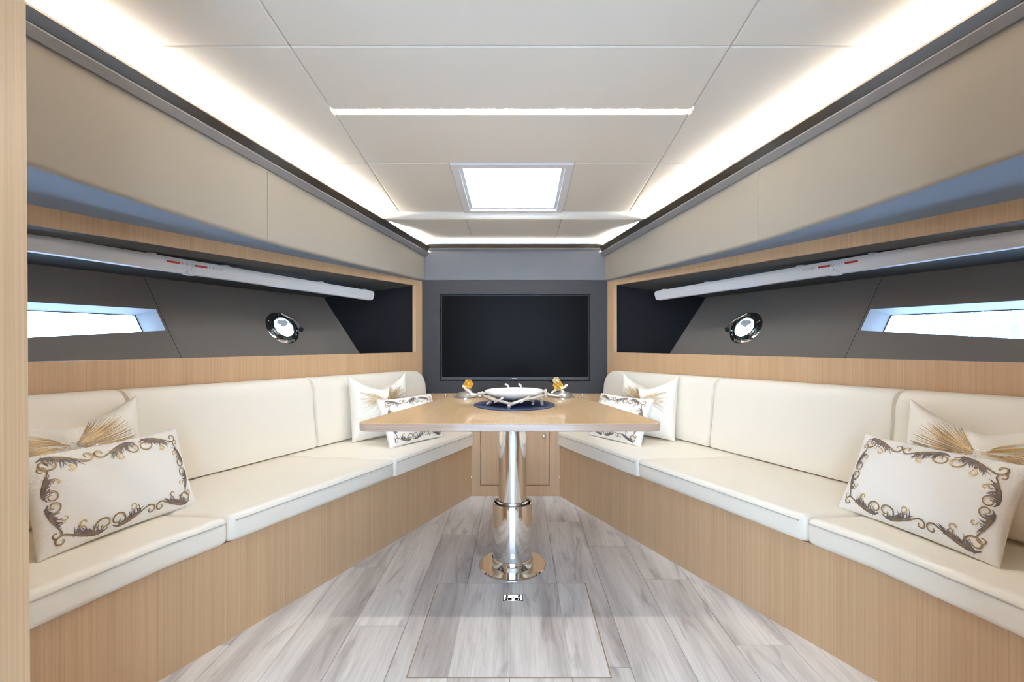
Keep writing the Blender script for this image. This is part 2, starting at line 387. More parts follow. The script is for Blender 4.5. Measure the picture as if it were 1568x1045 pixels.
# ---- walls: port / starboard
def side(s):
    nm = 'left' if s < 0 else 'right'
    T = .025
    def face_box(mb, d0, d1, z0, z1, off=0.0, th=T):
        f0 = z0 if callable(z0) else (lambda d: z0); f1 = z1 if callable(z1) else (lambda d: z1)
        p = [(wf(d0)+off,d0),(wf(d1)+off,d1),(wf(d1)+off+th,d1),(wf(d0)+off+th,d0)]
        mb.hexa(S([(x,y,f0(y)) for x,y in p]+[(x,y,f1(y)) for x,y in p], s))
    w = MB()
    face_box(w, YA, YB, 0, nb); face_box(w, YA, YB, nt_, 1.575)
    pz = [(wf(3.565),3.565),(wf(YB),YB),(wf(YB)+T,YB),(wf(3.565)+T,3.565)]
    w.hexa(S([(x,y,nb(y)-.0005) for x,y in pz]+[(x,y,nt_(y)+.0005) for x,y in pz], s))
    wall = setp(w.build('wall_'+nm, M['veneer'], merge=False), 'oak veneered hull side with long recessed niche, '+('port' if s < 0 else 'starboard'), kind='structure')
    # ledge and lip, niche ceiling, end panel
    ds = [YA+i*(3.60-YA)/10 for i in range(11)]
    MB().grid([S([(wf(d)+.002,d,nb(d)+.001),(wf(d)+.012,d,nb(d)+.001),(wf(d)+.014,d,nb(d)-.02),(hull(d,.985)+.03,d,.985)], s) for d in ds]).build('niche_ledge', M['nicheceil'], wall)
    MB().grid([S([(wf(d)+.004,d,nt_(d)),(wf(d)+.012,d,nt_(d)+.001),(hull(d,1.43)+.05,d,1.425)], s) for d in ds]).build('niche_ceiling', M['nicheceil'], wall)
    MB().box((min(s*.79,s*1.75),3.592,.97),(max(s*.79,s*1.75),3.615,1.56)).build('niche_end_panel', M['black'], wall)
    # hull panels
    def HP(d, z, o=0): return (s*(hull(d,z)+o), d, z)
    Z0, Z1 = .97, 1.46
    WD1 = 2.437; WD0 = .86
    wb = lambda d: 1.142-.0886*(2.437-d); wt = 1.255
    SEAM = 2.45
    mb = MB(); cols = [.8, WD0, 1.2, 1.6, 1.9, 2.2, WD1, SEAM-.0012]
    def skin(mb, ds, z0, z1, th=.012):
        r = []
        for d in ds:
            a = z0(d) if callable(z0) else z0; b = z1(d) if callable(z1) else z1
            r.append([HP(d,a+(b-a)*k/4) for k in range(5)])
        mb.grid(r)
    skin(mb, cols, Z0, wb); skin(mb, cols, wt, Z1)
    skin(mb, cols[:2], wb, wt); skin(mb, cols[-2:], wb, wt)
    mb.build('hull_panel', M['hull'], wall, True)
    bk = MB(); bk.grid([[HP(d, Z0+(Z1-Z0)*k/4, .006) for k in range(5)] for d in (SEAM-.008, SEAM+.03)]); bk.build('joint_backing', M['black'], wall)
    # forward panel with porthole opening
    c = Vector(HP(3.09,1.173)); e1 = (Vector(HP(3.19,1.173))-Vector(HP(2.99,1.173))).normalized()
    e2 = Vector(HP(3.09,1.27))-Vector(HP(3.09,1.07)); e2 = (e2-e1*e2.dot(e1)).normalized()
    nrm = e1.cross(e2).normalized()
    if nrm.x*s > 0: nrm = -nrm
    N = 64; ring = []; outer = []; mid = []
    for k in range(N):
        a = 2*PI*(k+.5)/N; ca, sa = math.cos(a), math.sin(a)
        ring.append(c+(e1*ca+e2*sa)*.088)
        dd0, dd1 = (3.62-3.09) if ca > 0 else (3.09-SEAM-.0012), 0
        zz = (Z1-1.173) if sa > 0 else (1.173-Z0)
        t = min(dd0/abs(ca), zz/abs(sa))
        outer.append(HP(3.09+ca*t, 1.173+sa*t)); mid.append(HP(3.09+ca*(.13+.35*(t-.13)), 1.173+sa*(.13+.35*(t-.13))))
    o = MB().grid([ring, mid, outer], True)
    # square the corners
    for (dc, zc) in ((SEAM+.0012,Z0),(SEAM+.0012,Z1),(3.62,Z0),(3.62,Z1)):
        a = math.atan2(zc-1.173, dc-3.09) % (2*PI); k = int(math.floor(a/(2*PI)*N-.5)) % N
        o.add([outer[k], HP(dc,zc), outer[(k+1) % N]], [(0,1,2)])
    o.build('hull_panel', M['hull'], wall, True)
    # side window
    wn = 1 if s < 0 else 2
    wv = MB(); D = .10
    outd = Vector((s*.85,-.38,-.36)).normalized()*D
    cor = [(WD0,wb(WD0)),(WD1,wb(WD1)),(WD1,wt),(WD0,wt)]
    p0 = [Vector(HP(*q)) for q in cor]; p1 = [p+outd for p in p0]
    cen = sum(p1, Vector())/4
    for i in range(4):
        j = (i+1) % 4; wv.add([p0[i],p0[j],p1[j],p1[i]], [(0,1,2,3)])
    win = setp(wv.build('window_%d' % wn, M['winframe'], merge=False), 'long slim hull window, '+('left of the photo beside the wooden post' if s < 0 else 'with rain spots on the right of the photo'), kind='structure')
    fr = MB()
    for i in range(4):
        j = (i+1) % 4
        a, b = p1[i], p1[j]; ia, ib = a+(cen-a)*.0, b+(cen-b)*.0
        fr.tube([a-outd*.04, b-outd*.04], .0035, 6)
    fr.build('seal', M['rubber'], win)
    MB().add(p1, [(0,1,2,3)]).build('pane', M['glass'] if s < 0 else M['wetglass'], win)
    # porthole
    ph = empty('porthole', c, 'round polished steel porthole with clamp screws on the '+('left' if s < 0 else 'right')+' hull panel', 'porthole', 'hull portholes')
    R = Matrix((e1, nrm.cross(e1) if False else e2, nrm)).transposed()
    def L(prof, name, mat, n=48, par=ph):
        mbb = MB().lathe(prof, n); mbb.v = [tuple(c+R @ Vector(v)) for v in mbb.v]; return mbb.build(name, mat, par, True)
    def LT(pts, r, name, mat, par=ph, n=10):
        mbb = MB().tube([c+R @ Vector(p) for p in pts], r, n); return mbb.build(name, mat, par, True)
    L([(.086,-.07),(.086,0),(.088,.006),(.116,.006),(.120,.003),(.120,-.001)], 'flange', M['chrome'])
    L([(.070,-.002),(.068,.012),(.072,.022),(.084,.024),(.092,.018),(.094,.006)], 'opening_frame', M['chrome'])
    L([(.072,-.004),(.0,-.004)], 'pane', M['glass'])
    L([(.086,-.07),(.087,-.072),(.10,-.075)], 'outer_rim', M['white'])
    for a in (-.25, PI+.9):
        q = Vector((math.cos(a), math.sin(a), 0))
        LT([q*.092+Vector((0,0,.008)), q*.108+Vector((0,0,.03))], .007, 'clamp_bolt', M['chrome'])
        mbb = MB().sphere((0,0,0), .017); v0 = q*.112+Vector((0,0,.042)); mbb.v = [tuple(c+R @ (Vector(v)+v0)) for v in mbb.v]; mbb.build('clamp_knob', M['rubber'], ph, True)
    a = 1.05; q = Vector((math.cos(a), math.sin(a), 0)); tq = Vector((-q.y,q.x,0))
    LT([q*.10-tq*.04+Vector((0,0,.018)), q*.10+tq*.04+Vector((0,0,.018))], .009, 'hinge', M['chrome'])
    LT([q*.10+tq*-.05+Vector((0,0,.02)), Vector((.118,.03,.03)), Vector((.122,-.02,.034))], .004, 'stay_arm', M['chrome'])
    for k in range(6):
        an = PI/6+k*PI/3; mbb = MB().sphere((.103*math.cos(an),.103*math.sin(an),.006), .005, 8, 6); mbb.v = [tuple(c+R @ Vector(v)) for v in mbb.v]; mbb.build('screw_head', M['chrome'], ph, True)
    # valance: two padded panels
    for d0, d1 in ((YA, 2.2085-.0015), (2.2085+.0015, YB)):
        ds2 = [d0+(d1-d0)*i/14 for i in range(15)]; rws = []; so = []
        for i, d in enumerate(ds2):
            e = .004 if i in (0, 14) else 0
            b = vb(d); gap = wf(d)-vf(d); r = min(.016, gap*.6)
            sec = [(vf(d)+e, cz(d)-.05)]
            sec += [(vf(d)+e, b+r+(cz(d)-.05-b-r)*k) for k in (.66,.33)]
            sec += [(vf(d)+e+r-r*math.cos(t), b+e+r-r*math.sin(t)) for t in [PI/2*k/6 for k in range(7)]]
            sec += [(vf(d)+r+.003, b+.004), (vf(d)+r+.003, cz(d)-.05)]
            rws.append(S([(x,d,z) for x,z in sec], s))
            so.append(S([(x,d,z) for x,z in ((vf(d)+r+.0008,b+e),(vf(d)+r+(gap-r)*.5,b+(1.566-b)*.5+e),(vf(d)+r+(gap-r)*.93,b+(1.566-b)*.93+e),(wf(d)+.001,1.565),(wf(d)+.024,1.578),(vf(d)+r+.004,max(b,1.578)+.01))], s))
        MB().loft(rws).build('upholstered_panel', M['beige'], wall, True, angle=35)
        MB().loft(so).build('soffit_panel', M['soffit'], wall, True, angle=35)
    # crown moulding and hidden LED
    cr = setp(empty('trim_%d' % (1 if s < 0 else 2), (s*vf(2.2),2.2,cz(2.2)-.1), 'grey and dark gloss cove moulding along the '+nm+' side', kind='structure'), kind='structure')
    def zc(d): return cz(d) if d < 3.02 else czf(d)
    dd = [YA, 1.6, 2.4, 3.019, 3.06, YB-.045]
    base = [(0,.118),(.012,.118),(.034,.092),(.034,.086),(0,.086)]
    def zcr(d): return interp(d, [(.8,cz(.8)),(2.6,cz(2.6)),(YB,czf(YB)+.002)])
    def sect(pr, d): return S([(vf(d)-u, d, zcr(d)-v) for u, v in pr], s)
    MB().loft([sect(base, d) for d in [YA,1.6,2.4,3.0,YB]]).build('grey_bead', M['mould'], cr, True, angle=30)
    dark = [(.030,.0855),(.036,.0855),(.052,.050),(.050,.040),(.046,.040),(.044,.05)]
    MB().loft([sect(dark, d) for d in [YA,1.6,2.4,3.0,YB-.04]]).build('gloss_strip', M['darkchrome'], cr, True, angle=30)
    lp = setp(empty('cove_lamp', (s*vf(2.2),2.2,zcr(2.2)-.06), 'LED strip hidden in the cove above the '+nm+' valance', 'lamp', 'cove lamps'))
    led = [(-.01,.052),(.024,.052),(.024,.045),(-.01,.045)]
    MB().loft([sect(led, d) for d in [YA+.02,1.6,2.4,3.0,YB-.10]]).build('led_tape', M['led'], lp)
    # blind cassette
    bc = empty('blind_cassette', (s*1.3,2.6,1.40), 'white roller blind cassette under the '+nm+' niche ceiling with red stickers', 'blind', 'roller blind cassettes')
    def cx_(d): return 1.054+.48*(3.3-d)
    def czz(d): return 1.421+.024*(3.3-d)
    prof = [(-.030,-.014)]+[(-.030+.010*0-.006*math.sin(PI*k/6), -.012+.036*k/6) for k in range(1,7)]+[(.035,.03),(.035,-.03),(.0,-.036),(-.022,-.034),(-.030,-.022)]
    def cas(d0, d1, name):
        return MB().loft([S([(cx_(d)+u, d, czz(d)+v*1.12) for u, v in prof], s) for d in (d0, d1)]).build(name, M['white'], bc, True, angle=30)
    cas(1.15, 2.199, 'cassette'); cas(2.201, 3.292, 'cassette')
    MB().loft([S([(cx_(d)+u*1.04+.001, d, czz(d)+v*1.05) for u, v in prof], s) for d in (3.292, 3.302)]).build('end_cap', M['frame'], bc)
    for d in (1.75, 2.06, 2.36, 2.9, 3.24):
        MB().box(*[tuple(f(q) for q in zip(*S([(cx_(d)-.032,d-.012,czz(d)+.022),(cx_(d)+.0,d+.012,czz(d)+.034)], s))) for f in (min, max)]).build('clip', M['white'], bc, bevel=.003)
    MB().box(*[tuple(f(q) for q in zip(*S([(cx_(2.2)-.034,2.18,czz(2.2)-.046),(cx_(2.2)+.0,2.22,czz(2.2)-.024)], s))) for f in (min, max)]).build('clip', M['white'], bc, bevel=.004)
    def onfront(d, v, o=.0006):
        k = max(0, min(1, (v+.012)/.036)); u = -.030-.006*math.sin(PI*k)
        return (s*(cx_(d)+u-o), d, czz(d)+v)
    for d in (2.125, 2.235):
        dl = .026
        MB().grid([[onfront(d-dl+2*dl*i/4*1.0, -.001+.010*k/2) for k in range(3)] for i in range(5)]).build('red_sticker', M['red'], bc)
        ink = MB(); dirn = 1
        for k in range(6):
            a = d+dl+.008+k*.0105
            if s > 0: a = d+dl+.008+k*.0105
            zz = .006-.0005*k
            for (u0, v0, u1, v1) in ((0,-.006,.0012,.004),(0,.003,.006,.0042),(0,-.0012,.005,0),(0,-.006,.006,-.0048)) if k % 2 == 0 else ((.0,-.006,.006,-.0048),(.0048,-.006,.006,.0),(.0,-.001,.006,.0002),(0,-.001,.0012,.004),(0,.003,.006,.0042)):
                ink.add([onfront(a+u0,zz+v0),onfront(a+u1,zz+v0),onfront(a+u1,zz+v1),onfront(a+u0,zz+v1)], [(0,1,2,3)])
        ink.build('printed_marks', M['greyink'], bc, merge=False)
    return wall
for s in (-1, 1): side(s)

# ---- forward bulkhead
fw = MB()
fw.box((-.80,YB,.0),(.80,YB+.04,.67)); 
fwall = setp(fw.build('wall_front', M['veneer'], merge=False), 'forward bulkhead carrying the television', kind='structure')
MB().box((-.74,YB-.012,1.574),(.74,YB+.03,1.86)).build('upholstered_panel', M['wallgrey'], fwall, bevel=.004)
TX0, TX1, TZ0, TZ1 = -.597, .603, .768, 1.464
p = MB(); X0, X1, Z0, Z1 = -.76, .76, .67, 1.572
p.box((X0,YB-.012,Z0),(X1,YB+.03,TZ0)); p.box((X0,YB-.012,TZ1),(X1,YB+.03,Z1)); p.box((X0,YB-.012,TZ0),(TX0,YB+.03,TZ1)); p.box((TX1,YB-.012,TZ0),(X1,YB+.03,TZ1))
p.box((X0,YB+.03,Z0),(X1,YB+.04,Z1))
p.build('charcoal_panel', M['tvpanel'], fwall, merge=False)
MB().hexa([(.30,YB-.0125,TZ0-.02),(.37,YB-.0125,TZ0-.02),(.37,YB-.012,TZ0-.02),(.30,YB-.012,TZ0-.02),(.27,YB-.0125,TZ0),(.40,YB-.0125,TZ0),(.40,YB-.012,TZ0),(.27,YB-.012,TZ0)]).build('sensor_notch', M['black'], fwall)
tv = empty('television', (0,YB,TZ0), 'large flat black television set into the charcoal bulkhead panel', 'television')
MB().box((TX0+.006,YB+.006,TZ0+.006),(TX1-.006,YB+.03,TZ1-.006)).build('housing', M['tvbezel'], tv, bevel=.003)
MB().box((TX0+.012,YB+.0035,TZ0+.030),(TX1-.012,YB+.0065,TZ1-.012)).build('screen', M['tv'], tv)
lg = MB()
for k in range(6): lg.box((-.022+k*.0075,YB+.0048,TZ0+.015),(-.017+k*.0075,YB+.0065,TZ0+.022))
lg.build('logo', M['logo'], tv, merge=False)
# crown at the forward end
cr = setp(empty('trim_3', (0,YB,1.78), 'grey and dark gloss cove moulding over the television', kind='structure'))
zt = czf(YB)+.002
def fsect(pr, x): return [(x, YB-u, zt-v) for u, v in pr]
MB().loft([fsect([(0,.068),(.02,.068),(.034,.056),(.034,.0525),(0,.0525)], x) for x in (-.72,.72)]).build('grey_bead', M['mould'], cr)
MB().loft([fsect([(.024,.052),(.036,.052),(.05,.026),(.048,.018),(.044,.018),(.04,.03)], x) for x in (-.688,.688)]).build('gloss_strip', M['darkchrome'], cr, True, angle=30)
lp = empty('cove_lamp', (0,YB,zt-.04), 'LED strip hidden in the cove above the television', 'lamp', 'cove lamps')
MB().loft([fsect([(.0,.028),(.03,.028),(.03,.022),(.0,.022)], x) for x in (-.62,.62)]).build('led_tape', M['ledfwd'], lp)

# ---- aft bulkheads and entrance walls
for s, xi in ((-1, -.835), (1, .935)):
    dx = .007 if s < 0 else 0
    q = lambda z: xi+(-dx if z > 1 else dx)
    xo = s*2.75
    mb = MB()
    a = [(q(0),.70,0),(xo,.70,0),(xo,YA,0),(q(0),YA,0)]; b = [(q(2),.70,2.26),(xo,.70,2.26),(xo,YA,2.26),(q(2),YA,2.26)]
    setp(mb.hexa(a+b).build('wall_aft_'+('left' if s < 0 else 'right'), M['veneer']), 'oak bulkhead beside the cabin entrance', kind='structure')
    setp(MB().box((min(s*1.75,s*1.8),-1.7,0),(max(s*1.75,s*1.8),.70,2.5)).build('wall_entrance_'+('left' if s < 0 else 'right'), M['beige']), 'plain beige wall of the entrance lobby', kind='structure')

rw_ = MB().box((-1.8,-1.75,0),(-.95,-1.70,2.55)).box((.95,-1.75,0),(1.8,-1.70,2.55)).box((-.95,-1.75,2.1),(.95,-1.70,2.55))
setp(rw_.build('wall_rear', M['beige'], merge=False), 'rear wall of the entrance lobby with open doorway', kind='structure')

# ---- locker under the television
lk = empty('forward_locker', (0,YD,0), 'oak locker with flush door between the two benches under the television', 'cabinet')
DX0, DX1, DZ0, DZ1 = -.234, .243, .078, .58
b = MB(); X0, X1 = -.30, .318
b.box((X0,YD,0),(X1,YD+.018,DZ0-.004)); b.box((X0,YD,DZ1+.004),(X1,YD+.018,.63)); b.box((X0,YD,DZ0-.004),(DX0-.004,YD+.018,DZ1+.004)); b.box((DX1+.004,YD,DZ0-.004),(X1,YD+.018,DZ1+.004))
b.box((X0,YD+.018,0),(X1,YB,.02)); b.box((X0,YD+.018,.02),(X0+.016,YB,.63)); b.box((X1-.016,YD+.018,.02),(X1,YB,.63))
b.build('carcass', M['veneer'], lk, merge=False)
MB().box((X0-.0,YD-.006,.6305),(X1+.0,YB,.655)).build('top', M['veneer'], lk, bevel=.002)
dr = MB().box((DX0,YD+.002,DZ0),(DX1,YD+.018,DZ1)).build('door', M['veneer'], lk, bevel=.001)
lo = MB().lathe([(0,.012),(.008,.012),(.011,.01),(.0125,0)], 24); lo.v = [(.207+x, YD+.002-z, .418+y) for x, y, z in lo.v]
lo.build('lock', M['chrome'], dr, True)
MB().box((.2045,YD-.0108,.4165),(.2095,YD-.0098,.4195)).build('lock_slot', M['rubber'], dr)

# ---- benches
for s in (-1, 1):
    nm = 'left' if s < 0 else 'right'
    ds = [YA+.001, 1.1, 1.445, 2.0, 2.6, YD]
    root = empty('bench_base', (s*bf(2.2,s),2.2,0), 'oak veneered bench base along the '+nm+' side', 'bench', 'bench bases')
    segs = [(YA+.001,YD)] if s < 0 else [(YA+.001,2.117),(2.117,YD)]
    for d0, d1 in segs:
        e = .0018; dm = [d0+e]+([1.445] if d0 < 1.445 < d1 else [])+[d1-e]
        p = [(bf(d,s),d) for d in dm]+[(bf(d,s)+.02,d) for d in reversed(dm)]
        MB().prism([(s*x,y) for x,y in p], 0, .355).build('front_panel', M['veneer'], root)
    mb = MB()
    for d0, d1 in zip(ds, ds[1:]):
        mb.prism([(s*x,y) for x,y in [(bf(d0,s)+.02,d0),(bf(d1,s)+.02,d1),(wf(d1)-.002,d1),(wf(d0)-.002,d0)]], .30, .354)
    mb.prism([(s*x,y) for x,y in [(bf(YD,s)+.004,YD),(bf(YD,s)+.004,YB-.03),(wf(YB-.03)-.002,YB-.03),(wf(YD)-.002,YD)]], .30, .354)
    mb.build('seat_board', M['veneer'], root, merge=False)

    # seat cushions
    ov = .022
    cushions = [(YA+.01,1.632,'nearest the camera'),(1.638,2.432,'in the middle'),(2.438,3.60,'at the bow end')]
    for d0, d1, where in cushions:
        dl = [d0]+[d for d in (1.2,1.445,1.9,2.2,2.7,2.95) if d0+.08 < d < d1-.08]+([YD-.004, YD+.0] if d1 > YD else [])+[d1]
        fr = []
        for d in dl:
            x = bf(d,s)-ov if d < YD-.002 else bf(YD,s)+.006
            fr.append((x, d))
        if d1 > YD:
            fr = [(bf(d,s)-ov, d) for d in dl if d < YD-.03]+[(bf(YD-.006,s)-ov+.004, YD-.006),(bf(YD,s)+.008, YD-.003),(bf(YD,s)+.008, d1)]
        poly = fr+[(wf(d1)-.012, d1),(wf(d0)-.012, d0)]
        zt_ = lambda p: .455+.02*min(1,max(0,(abs(p[0])-bf(p[1],s))/.55))
        root = empty('seat_cushion', (s*(bf((d0+d1)/2,s)+.2),(d0+d1)/2,.356), 'cream leather seat cushion on the %s bench, %s' % (nm, where), 'cushion', 'seat cushions')
        bm_ = MB().prism([(s*x,y) for x,y in poly], .3555, zt_)
        bm_.build('cover', M['leather'], root, True, bevel=.022, seg=4, angle=50)
        pts = [(s*(x-.0014), y, .4325) for x, y in fr if y < YD-.01]
        dn = d0+.014; df = min(d1-.014, YD-.02); pts = [p_ for p_ in pts if dn < p_[1] < df]
        pts = [(s*(bf(dn,s)-ov-.0014), dn, .4325)]+pts+[(s*(bf(df,s)-ov-.0014), df, .4325)]
        if len(pts) > 1:
            MB().tube(pts, .0024, 6).build('piping', M['piping'], root, True)
    # back cushions
    brk = [(1.02,1.8135),(1.8165,2.6135),(2.6165,3.585)]
    for k, (d0, d1) in enumerate(brk):
        where = ('nearest the camera','in the middle','at the bow end')[k]
        root = empty('back_cushion', (s*bb((d0+d1)/2),(d0+d1)/2,.47), 'cream leather back cushion on the %s bench, %s' % (nm, where), 'cushion', 'back cushions')
        def prof(ztop, ins=0.0, zb=.479):
            # (u outboard from bb, z)
            P = [(.004+ins, zb+ins)]
            P += [(.0+ins, zb+.03),(.006+ins,.55),(.016+ins,.66),(.024+ins,ztop-.09)]
            P += [(.024+ins+.045*(1-math.cos(t)), ztop-.09+(.09-ins)*math.sin(t)) for t in (PI/2*k/7 for k in range(1,8))]
            P += [(.092,ztop-ins),(.092,zb+ins)]
            return P
        tops = lambda d: .858+.018*(3.6-d)
        rows_ = []; n = 24; far = (k == 2)
        ts = [0,.002,.006,.014,.03]+[.03+(d1-d0-.06)*i/14 for i in range(1,14)]
        ts += [(d1-d0)-x for x in ([.10,.08,.06,.045,.03,.018,.009,.003,0] if far else [.03,.014,.006,.002,0])]
        for t in ts:
            d = d0+t; e0 = t; e1 = (d1-d0)-t
            ins = .010*max(0,1-min(e0, .014)/.014)**2; zt2 = tops(d)
            if far:
                R_ = .10
                if e1 < R_: zt2 -= R_-math.sqrt(max(0,R_*R_-(R_-e1)**2))
                ins = max(ins, .02*max(0,1-e1/.03)**2)
            else: ins = max(ins, .010*max(0,1-min(e1,.014)/.014)**2)
            rows_.append([(s*(bb(d)+u), d, z) for u, z in prof(zt2, ins)])
        MB().loft(rows_).build('cover', M['leather'], root, True, angle=50)
        for d in ([d0+.004] if k == 0 else [d0+.002] if far else [d0+.002, d1-.002]):
            pp = prof(tops(d), .004)[:-2]
            MB().tube([(s*(bb(d)+u-.003), d, z) for u, z in pp], .0028, 6).build('piping', M['leather'], root, True)

# ---- table
tb = empty('dining_table', (.007,2.2,0), 'tapered oak table on a polished steel telescopic pedestal', 'table')
TF, TBk, WFr, WBk, TZ = 1.84, 2.84, .637, .37, .75
def tpoly(ins=0, n=6):
    xo = -.008
    P = []
    cor = [(-WFr+xo,TF,.05),(WFr+xo,TF,.05),(WBk+.006,TBk,.07),(-WBk+.006,TBk,.07)]
    m = len(cor)
    for i in range(m):
        a, b, c = Vector(cor[i-1][:2]), Vector(cor[i][:2]), Vector(cor[(i+1) % m][:2]); r = cor[i][2]
        u = (a-b).normalized(); v = (c-b).normalized(); half = u.angle(v)/2
        t = r/math.tan(half); cen = b+(u+v).normalized()*r/math.sin(half)
        p0 = b+u*t; p1 = b+v*t; a0 = math.atan2(*(p0-cen).yx); a1 = math.atan2(*(p1-cen).yx)
        while a1-a0 > PI: a1 -= 2*PI
        while a1-a0 < -PI: a1 += 2*PI
        P += [(cen.x+(r-ins)*math.cos(a0+(a1-a0)*k/n), cen.y+(r-ins)*math.sin(a0+(a1-a0)*k/n)) for k in range(n+1)]
    return P
MB().loft([[(x,y,TZ-.0012) for x,y in tpoly(.0012)],[(x,y,TZ) for x,y in tpoly(.003)]]).build('tabletop', M['table'], tb)
MB().loft([[(x,y,TZ-.033) for x,y in tpoly(.002)],[(x,y,TZ-.031) for x,y in tpoly(0)],[(x,y,TZ-.004) for x,y in tpoly(0)],[(x,y,TZ-.0014) for x,y in tpoly(.0014)]]).build('edge_band', M['edge'], tb, True, angle=30)
PX, PY = .0, 2.207
def lat(prof, name, mat, par, n=64): return MB().lathe(prof, n, (PX,PY,0)).build(name, mat, par, True, angle=25)
lat([(.0,.009),(.095,.009),(.156,.008),(.161,.005),(.162,.0005),(.0,.0005)], 'base_plate', M['chrome'], tb)
lat([(.100,.009),(.101,.012),(.101,.045),(.099,.049),(.093,.05)], 'base_ring', M['chrome'], tb)
lat([(.095,.05),(.096,.052),(.096,.30),(.094,.307),(.090,.310),(.082,.311),(.080,.308),(.072,.306)], 'lower_column', M['chrome'], tb)
lat([(.0775,.305),(.0775,.312),(.0745,.318),(.070,.319),(.0675,.316)], 'collar', M['chrome'], tb)
lat([(.0775,.3095),(.0795,.3095),(.0795,.3115),(.0775,.3115)], 'gap_ring', M['rubber'], tb)
lat([(.0675,.31),(.0675,.715)], 'upper_column', M['chrome'], tb)
lat([(.14,.7165),(.14,.709),(.138,.706),(.07,.706)], 'mounting_plate', M['chrome'], tb)

# ---- placemat, bowl
MAT = (.007,2.384)
pm = setp(MB().lathe([(0,.0005),(.208,.0005),(.2115,.002),(.2115,.0035),(.208,.005),(0,.005)], 72, (MAT[0],MAT[1],TZ)).build('placemat', M['navy'], None, True, angle=30), 'round navy blue woven placemat on the oak table', 'placemat')
bx, by, bz = MAT[0]+.003, MAT[1], TZ+.005
bw = empty('branch_bowl', (bx,by,bz), 'white porcelain bowl in a silvery branch stand with two golden flowers', 'bowl')
MB().lathe([(0,.026),(.06,.027),(.11,.037),(.145,.054),(.158,.066),(.160,.070),(.157,.071),(.142,.060),(.108,.043),(.06,.034),(0,.033)], 72, (bx,by,bz)).build('bowl', M['porcelain'], bw, True, angle=50)
rnd = random.Random(3)
def br(pts, r0, r1, name='branch', par=bw, mat='branch', sub=3, wob=.0022):
    P = [Vector(p) for p in pts]; out = []
    for i in range(len(P)-1):
        for k in range(sub):
            t = k/sub; a = P[max(i-1,0)]; b = P[i]; c = P[i+1]; d = P[min(i+2,len(P)-1)]
            q = .5*((2*b)+(c-a)*t+(2*a-5*b+4*c-d)*t*t+(-a+3*b-3*c+d)*t**3)
            out.append(q+Vector((rnd.uniform(-wob,wob),rnd.uniform(-wob,wob),rnd.uniform(-wob,wob))))
    out.append(P[-1]); n = len(out)
    rr = [1.3*(r0+(r1-r0)*i/(n-1))*rnd.uniform(.85,1.2) for i in range(n)]
    return MB().tube([Vector((bx,by,bz+(.006 if p.z < .02 else 0)))+Vector((p.x,p.y,p.z*.86)) for p in out], rr, 7).build(name, M[mat], par, True, angle=80)
def pol(r, a, z): return (r*math.cos(math.radians(a)), r*math.sin(math.radians(a)), z)
# rim branches sweeping round the bowl, dipping to the feet
br([pol(.152,180,.055),pol(.158,205,.052),pol(.155,230,.042),pol(.15,255,.028),pol(.155,264,.016)], .0065, .0055)
br([pol(.15,262,.018),pol(.152,275,.034),pol(.152,295,.05),pol(.155,318,.056),pol(.165,345,.06),pol(.172,5,.058)], .0055, .0065)
br([pol(.172,5,.058),pol(.165,40,.066),pol(.162,75,.07),pol(.162,110,.068),pol(.165,150,.06),pol(.16,180,.055)], .006, .006)
br([pol(.152,262,.022),pol(.165,261,.008),pol(.172,260,.0005)], .0065, .006, 'foot')
br([pol(.152,222,.046),pol(.15,216,.028),pol(.155,211,.012),pol(.158,209,.0005)], .006, .0055, 'foot')
br([pol(.158,325,.056),pol(.155,330,.032),pol(.155,333,.012),pol(.156,334,.0005)], .006, .0055, 'foot')
br([pol(.15,298,.048),pol(.12,318,.03),pol(.115,322,.0005)], .005, .005, 'foot')
br([pol(.16,60,.066),pol(.15,64,.03),pol(.155,66,.0005)], .006, .005, 'foot')
br([pol(.16,130,.064),pol(.15,134,.03),pol(.155,136,.0005)], .006, .005, 'foot')
# arm towards the left, with flower
armL = br([pol(.156,185,.055),(-.19,-.01,.052),(-.222,-.02,.06),(-.24,-.02,.085),(-.258,-.02,.10),(-.272,-.02,.112)], .008, .0055)
br([(-.20,-.012,.054),(-.185,-.03,.066),(-.165,-.04,.07),(-.15,-.05,.075),(-.14,-.05,.092)], .0055, .004, 'twig')
br([(-.17,-.02,.055),(-.175,-.03,.07),(-.165,-.03,.078)], .005, .004, 'twig')
